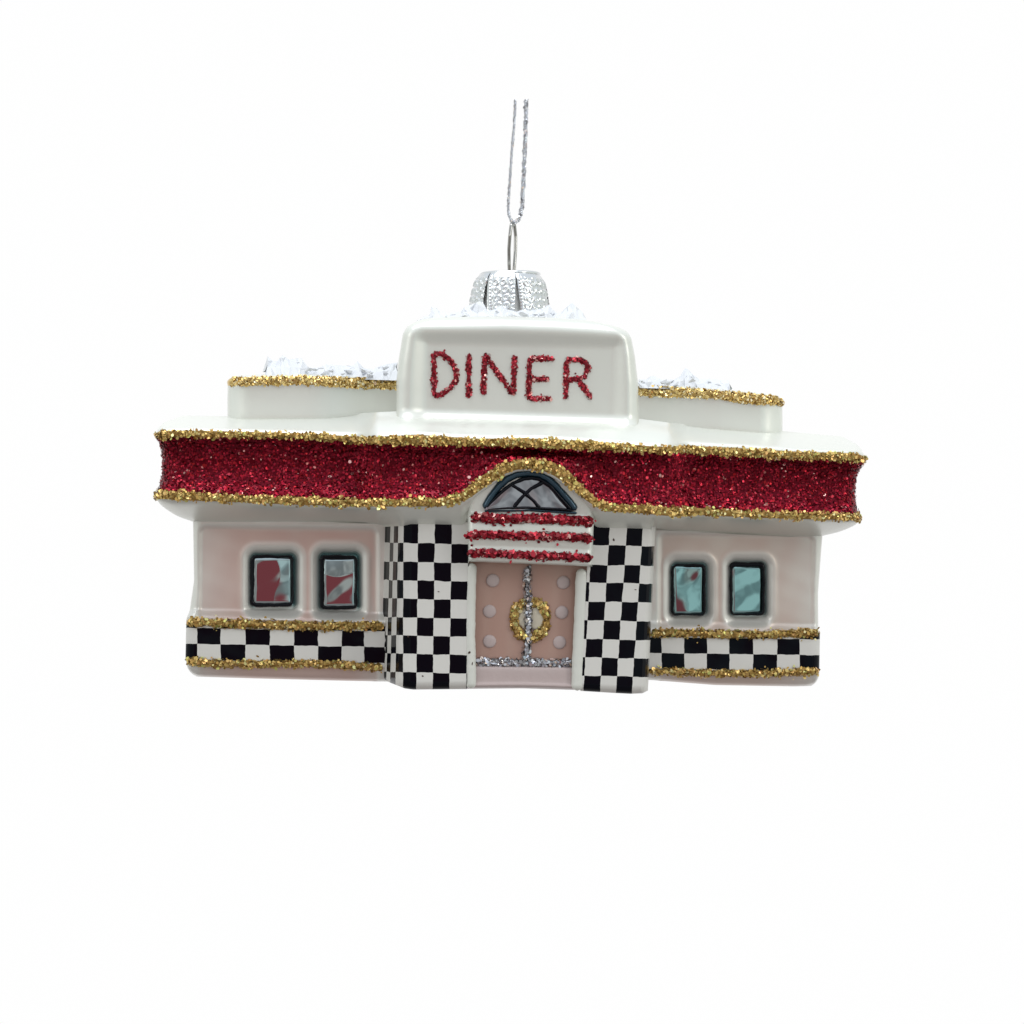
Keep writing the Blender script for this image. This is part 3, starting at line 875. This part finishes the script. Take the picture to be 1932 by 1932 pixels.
# ---- clear white crumbs heaped on the roofs
def crumbs(env, base, y0, y1, parent, seed, n_sh=26):
    r = np.random.default_rng(seed)
    mb = MB()
    x0, x1 = env[0][0], env[-1][0]
    ef = tab(*env)
    kx = []
    for (a, _), (b_, _) in zip(env[:-1], env[1:]):
        kx.append(a)
        for q in range(1, max(1, int(round((b_ - a) / 7.0)))): kx.append(a + (b_ - a) * q / max(1, int(round((b_ - a) / 7.0))))
    kx.append(x1); kx = np.array(kx, float)
    nx = len(kx); rowsn = 7
    G = np.zeros((rowsn, nx, 3))
    prof = [0.0, 0.5, 0.9, 1.0, 0.8, 0.5, 0.0]
    for i in range(rowsn):
        x = kx + (r.normal(0, 2.6, nx) if i != 3 else 0)
        h = base(x) - ef(x)
        pr = prof[i] * r.uniform(0.62, 1.0, nx) if i not in (0, 3, 6) else prof[i] * np.ones(nx)
        py = base(x) - h * pr + (6 if i in (0, 6) else 0)
        y = y0 + (y1 - y0) * i / (rowsn - 1) + r.normal(0, 4, nx)
        G[i] = L(x, py, y)
    # triangulated and flat shaded
    n, m_ = G.shape[:2]; F = []
    for i in range(n - 1):
        for j in range(m_ - 1):
            a, b_, c, d = i * m_ + j, i * m_ + j + 1, (i + 1) * m_ + j + 1, (i + 1) * m_ + j
            F += [(a, b_, c), (a, c, d)] if r.random() < .5 else [(a, b_, d), (b_, c, d)]
    mb.add(G.reshape(-1, 3), F, smooth=False)
    for k in range(n_sh):       # loose shards in front
        x = r.uniform(x0 + 4, x1 - 4); h = base(x) - ef(x)
        py = base(x) - h * r.uniform(0.1, .78); y = r.uniform(y0 - 6, y1 * .5 + y0 * .5)
        c = L(x, py, y); s_ = r.uniform(3.5, 8)
        pts = r.normal(0, 1, (8, 3)); pts /= np.linalg.norm(pts, axis=1)[:, None]
        pts = pts * s_ * np.array([1.3, 1, .8]) + c
        import bmesh
        bm = bmesh.new(); vs = [bm.verts.new(p) for p in pts]
        res = bmesh.ops.convex_hull(bm, input=vs)
        bm.verts.index_update(); vv = [v for v in bm.verts]
        ix = {v: i for i, v in enumerate(vv)}
        mb.add([v.co[:] for v in vv], [[ix[v] for v in f.verts] for f in bm.faces], smooth=False)
        bm.free()
    return mb.build('snow_crumbs', 'snow', parent)


crumbs([(500, 700), (505, 672), (514, 680), (522, 682), (533, 670), (545, 678), (558, 676), (569, 676), (582, 694), (604, 693), (615, 687), (640, 689), (658, 690), (668, 688), (674, 681), (687, 695), (703, 696), (724, 688), (750, 684)],
       tab((500, 706), (569, 706), (750, 712)), 46, 150, tl, 5)
crumbs([(1204, 716), (1218, 716), (1229, 709), (1236, 710), (1250, 716), (1270, 717), (1283, 710), (1290, 698), (1294, 694), (1300, 698), (1306, 706), (1318, 714), (1345, 715), (1366, 717), (1375, 718), (1378, 732)],
       tab((1204, 726), (1290, 728), (1378, 734)), 52, 150, tr, 6)
crumbs([(788, 604), (800, 597), (811, 597), (814, 578), (822, 580), (830, 588), (838, 588), (842, 592), (858, 588), (868, 586), (880, 578), (892, 574), (905, 568), (912, 572), (920, 586), (932, 584), (946, 576), (958, 584), (975, 588), (985, 584), (1000, 586), (1020, 583), (1036, 575), (1042, 584), (1056, 592), (1066, 582), (1079, 571), (1086, 578), (1099, 588), (1106, 602)],
       tab((788, 606), (949, 600), (1106, 608)), -52, 40, sign, 7, 34)

# ---- metal cap and wire loop
CY = 110.0
capc = (962.5,)


def cap_prof(t):       # t 0 crown rim .. 1 skirt bottom -> (radius, py)
    r = np.interp(t, [0, .06, .2, .4, .7, 1], [54, 59, 66, 70.5, 74, 76])
    p = np.interp(t, [0, .06, .2, .4, .7, 1], [516, 520, 531, 548, 572, 600])
    return r, p


Rw = D / (D + CY)


def cap_pt(th, r, py):
    c = L(962.5, py, CY)
    return c + np.stack([np.sin(th) * r, -np.cos(th) * r, np.zeros_like(np.asarray(th, float)) + 0 * th], -1)


mb = MB()
slits = [-46, 4, 82, 138, 190, 251]
for i in range(6):
    a0 = math.radians(slits[i]); a1 = math.radians(slits[(i + 1) % 6] + (360 if i == 5 else 0))
    nt_, na = 70, 74
    T_, A_ = np.meshgrid(np.linspace(0, 1, nt_), np.linspace(0, 1, na), indexing='ij')
    gap = np.radians(0.8 + (7.5, 5.5, 9, 7, 7, 7)[i] * T_ ** 1.2)
    tw = (0.35, -0.22, 0.1, 0.3, -.2, .2)[i]
    th = (a0 + gap * 1.15) * (1 - A_) + (a1 - gap * .35) * A_
    r_, p_ = cap_prof(T_)
    # stamped pattern: border of beads and rows of small rings
    ht0 = (p_ - 516); arc = (th - a0) * 70 + tw * ht0 + 1.3 * np.sin(ht0 * .11 + i); ht = ht0 + 1.2 * np.sin(arc * .13 + i * 2)
    cw = 15.0
    gx = ((arc + (np.floor(ht / cw) % 2) * cw * .5) % cw) - cw / 2; gy = (ht % cw) - cw / 2
    rr = np.hypot(gx, gy)
    emb = 2.4 * np.exp(-((rr - 4.8) / 1.4) ** 2) + 1.5 * np.exp(-(rr / 1.3) ** 2)
    bd = (th - a0 - gap * 1.15) * 70
    beadr = 2.2 * np.exp(-((bd - 5) / 2.4) ** 2) * (0.6 + .4 * np.cos(ht * 1.05))
    emb = np.where(bd < 9, beadr, emb) * sst(8, 14, ht)
    lift = 2.0 * np.sin(A_ * math.pi) * 0 + (1 - A_) * (4, 1, 5, 3, 3, 3)[i] * T_ - np.sin(A_ * math.pi) * (1.5, -2, 1, 1, 1, 1)[i] * T_
    G = cap_pt(th, r_ + emb + lift, 516)
    zz = L(962.5, p_, CY)[..., 2]
    G[..., 2] = zz + th * 0
    mb.grid(G)
    mb.grid(G * 1.0 + np.stack([-np.sin(th) * 2, np.cos(th) * 2, 0 * th], -1))
# crown: slightly domed disc with a rolled rim
th = np.linspace(0, 2 * math.pi, 72, endpoint=False)
rows_ = []
for r0, p0 in ((0.5, 511), (20, 511.5), (40, 513), (50, 513.5), (55, 514), (58.5, 516), (59, 519), (56, 521)):
    q = cap_pt(th, np.full(72, r0), 516); q[:, 2] = L(962.5, p0, CY)[2] + 2.2 * np.sin(th - .4) * r0 / 59
    rows_.append(q)
mb.grid(np.stack(rows_), closed=True)
cap = mb.build('cap', 'chrome', root, recalc=False)
mb = MB(); rows_ = []
for r0, p0 in ((50, 520), (58, 540), (64, 570), (68, 606)):
    q = cap_pt(th, np.full(72, r0), 516); q[:, 2] = L(962.5, p0, CY)[2]; rows_.append(q)
mb.grid(np.stack(rows_), closed=True); mb.build('neck', 'neck', cap)


def tube(mb, P, r, m=12, **a):
    P = np.asarray(P, float); T = np.gradient(P, axis=0); T /= np.linalg.norm(T, axis=1)[:, None]
    ref = np.array([0.1, 1, 0.05]); U = np.cross(T, ref); U /= np.linalg.norm(U, axis=1)[:, None]
    W = np.cross(T, U); an = np.arange(m) * 2 * math.pi / m
    rr = np.broadcast_to(r, (len(P),))[:, None, None]
    G = P[:, None] + rr * (U[:, None] * np.cos(an)[None, :, None] + W[:, None] * np.sin(an)[None, :, None])
    mb.grid(G, closed=True, **a)
    for e, c in ((G[0], P[0]), (G[-1], P[-1])):
        mb.add(np.concatenate([e, c[None]]), [(i, (i + 1) % m, m) for i in range(m)])


def path3(pts, step=2.0, y=None):
    P, q = resample(pts, step)
    # soften
    for _ in range(6):
        P[1:-1] = (P[:-2] + 2 * P[1:-1] + P[2:]) / 4
    return L(P[:, 0], P[:, 1], P[:, 2]), q


loop = [(961.5, 520, CY), (960.6, 500, CY - 2), (960.2, 470, CY - 12), (962, 445, CY - 17), (964.5, 425, CY - 12), (967, 417.5, CY), (970.5, 424, CY + 10),
        (972.8, 445, CY + 14), (972.4, 475, CY + 10), (970.6, 500, CY + 3), (969.5, 520, CY)]
mb = MB(); P, q = path3(loop, 1.5); tube(mb, P, 3.3); mb.build('hanger_loop', 'wire', root)

# ---- the cord the ornament hangs from: a thing of its own
cord = bpy.data.objects.new('hanging_cord', None); COL.objects.link(cord)
cord['label'] = 'thin twisted silver cord looped through the wire above the cap'
cord['category'] = 'cord'
cord.empty_display_size = 0.01
cord.matrix_world = root.matrix_world


def ply(path, rad, r_t, pitch, name, seed):
    P, q = path3(path, 1.2)
    mb = MB()
    T = np.gradient(P, axis=0); T /= np.linalg.norm(T, axis=1)[:, None]
    U = np.cross(T, [0, 1, 0.0]); U /= np.linalg.norm(U, axis=1)[:, None]; W = np.cross(T, U)
    qq = np.linspace(0, q[-1], len(P))
    for k in range(3):
        ph = qq / pitch * 2 * math.pi + k * 2 * math.pi / 3
        wv = 1 + wob(qq, seed + k, .15, .22)
        Q = P + (U * np.cos(ph)[:, None] + W * np.sin(ph)[:, None]) * (rad * wv)[:, None]
        tube(mb, Q, r_t * (1 + wob(qq, seed + 9 + k, .4, .15)), 8)
    # metallised threads catching the light
    n = int(q[-1] * 1.5); i = rng.integers(1, len(P) - 1, n); an = rng.uniform(0, 2 * math.pi, n)
    N = U[i] * np.cos(an)[:, None] + W[i] * np.sin(an)[:, None]
    A = P[i] + N * (rad + r_t * .9)
    flakes(mb, A, N, r_t * 2.2, r_t * 3.2, .5, mi=1, jitter=.25)
    return mb.build(name, ['thread', 'silver'], cord)


ply([(971.8, 188, CY + 4), (971.5, 215, CY + 4), (970, 240, CY + 3), (967, 268, CY), (964.5, 300, CY), (962, 340, CY - 1), (959.5, 375, CY - 2), (958.8, 395, CY - 3), (960.5, 408, CY - 4), (965, 417, CY - 4), (969, 421, CY - 3)], 1.35, 1.25, 13, 'strand', 200)
ply([(992.6, 188, CY + 2), (992, 240, CY + 2), (990, 285, CY), (988, 330, CY), (986.4, 360, CY), (985.5, 385, CY - 1), (982.5, 404, CY - 3), (977, 416, CY - 3), (970, 421, CY - 3)], 2.0, 1.85, 15, 'strand', 220)
bpy.context.view_layer.update()

# ------------------------------------------------------------ camera
cam = bpy.data.cameras.new('camera'); co = bpy.data.objects.new('camera', cam); COL.objects.link(co)
co.location = (0, -D * S, 0); co.rotation_euler = (math.radians(90), 0, 0)
cam.sensor_width = 36; cam.lens = 36 * D / 1932.0
cam.clip_start = 0.01; cam.clip_end = 50
scene.camera = co

# ------------------------------------------------------------ surroundings and lamps
w = bpy.data.worlds.new('World'); scene.world = w; w.use_nodes = True
nt = w.node_tree; bg = nt.nodes['Background']
tc = nt.nodes.new('ShaderNodeTexCoord')
nz = nt.nodes.new('ShaderNodeTexNoise'); nz.inputs['Scale'].default_value = 7.0; nz.inputs['Detail'].default_value = 2
link(nt, tc.outputs['Generated'], nz.inputs['Vector'])


def mth(op, a, b_=None, clamp=False):
    n = nt.nodes.new('ShaderNodeMath'); n.operation = op; n.use_clamp = clamp
    for i, v in enumerate((a, b_)):
        if v is None: continue
        if isinstance(v, (int, float)): n.inputs[i].default_value = v
        else: link(nt, v, n.inputs[i])
    return n.outputs[0]


def ramp(val, a, b_):
    n = nt.nodes.new('ShaderNodeMapRange'); n.interpolation_type = 'SMOOTHSTEP'
    n.inputs[1].default_value = a; n.inputs[2].default_value = b_
    link(nt, val, n.inputs[0]); return n.outputs[0]


def mixc(f, a, b_):
    n = nt.nodes.new('ShaderNodeMix'); n.data_type = 'RGBA'; link(nt, f, n.inputs[0])
    for i, v in ((6, a), (7, b_)):
        if isinstance(v, tuple): n.inputs[i].default_value = (*v, 1)
        else: link(nt, v, n.inputs[i])
    return n.outputs[2]


def lobe(az, el, c0, c1, sx=1.0):
    """patch of world colour in a given direction, edges between the two half-angles (degrees)"""
    a, e = math.radians(az), math.radians(el)
    v = nt.nodes.new('ShaderNodeVectorMath'); v.operation = 'DOT_PRODUCT'
    v.inputs[1].default_value = (math.sin(a) * math.cos(e), -math.cos(a) * math.cos(e), math.sin(e))
    link(nt, tc.outputs['Generated'], v.inputs[0])
    return ramp(v.outputs['Value'], math.cos(math.radians(c1)), math.cos(math.radians(c0)))


sp = nt.nodes.new('ShaderNodeSeparateXYZ'); link(nt, tc.outputs['Generated'], sp.inputs[0])
up = ramp(sp.outputs['Z'], 0.08, 0.58); dn = ramp(sp.outputs['Z'], -0.05, -0.6)
c = mixc(up, (0.47, 0.445, 0.42), (0.84, 0.89, 0.95))
c = mixc(dn, c, (0.30, 0.28, 0.28))
c = mixc(lobe(30, -2, 10, 18), c, (0.52, 0.63, 0.62))
mul = nt.nodes.new('ShaderNodeMix'); mul.data_type = 'RGBA'; mul.blend_type = 'MULTIPLY'; mul.inputs[0].default_value = 1
link(nt, c, mul.inputs[6])
link(nt, mixc(ramp(nz.outputs['Fac'], 0.36, 0.64), (0.60, 0.61, 0.62), (1.34, 1.33, 1.31)), mul.inputs[7])
c = mixc(ramp(sp.outputs['Z'], 0.25, 0.5), mul.outputs[2], c)
c = mixc(lobe(7.5, -6, 6.5, 9.5), c, (0.33, 0.075, 0.085))
c = mixc(lobe(-85, 8, 22, 48), c, (0.80, 0.84, 0.82))  # bright patches added at both sides to lift side-facing edges
c = mixc(lobe(92, 8, 22, 44), c, (0.78, 0.82, 0.78))
c = mixc(lobe(-33, 12, 5, 11), c, (1.25, 1.28, 1.20))  # two small bright patches added for satin highlights on rounded edges
c = mixc(lobe(48, 12, 5, 11), c, (1.25, 1.28, 1.18))
c = mixc(ramp(sp.outputs['Y'], 0.45, 0.7), c, (0.93, 0.93, 0.93))   # plain white background behind
link(nt, c, bg.inputs['Color']); bg.inputs['Strength'].default_value = 1.0


def area(name, loc, tgt, sx, sy_, power, col):
    l = bpy.data.lights.new(name, 'AREA'); l.shape = 'RECTANGLE'; l.size = sx; l.size_y = sy_; l.energy = power; l.color = col
    o = bpy.data.objects.new(name, l); COL.objects.link(o); o.location = loc
    from mathutils import Vector
    o.rotation_euler = (Vector(tgt) - Vector(loc)).to_track_quat('-Z', 'Y').to_euler()
    return o


area('ceiling_lamp', (-0.05, -0.12, 0.55), (0, 0, 0), 0.45, 0.22, 1.45, (0.96, 0.98, 1.0))
area('added_light_right', (0.55, -0.35, 0.30), (0, 0, 0), 0.12, 0.3, 0.7, (1.0, 0.98, 0.92))  # unseen light added at the right for highlights
area('added_light_left', (-0.5, -0.4, 0.28), (0, 0, 0), 0.2, 0.2, 0.3, (1.0, 0.97, 0.94))  # weak unseen light added at the left

scene.view_settings.view_transform = 'Standard'; scene.view_settings.look = 'None'
scene.view_settings.exposure = 0.10; scene.view_settings.gamma = 1
scene.cycles.max_bounces = 8
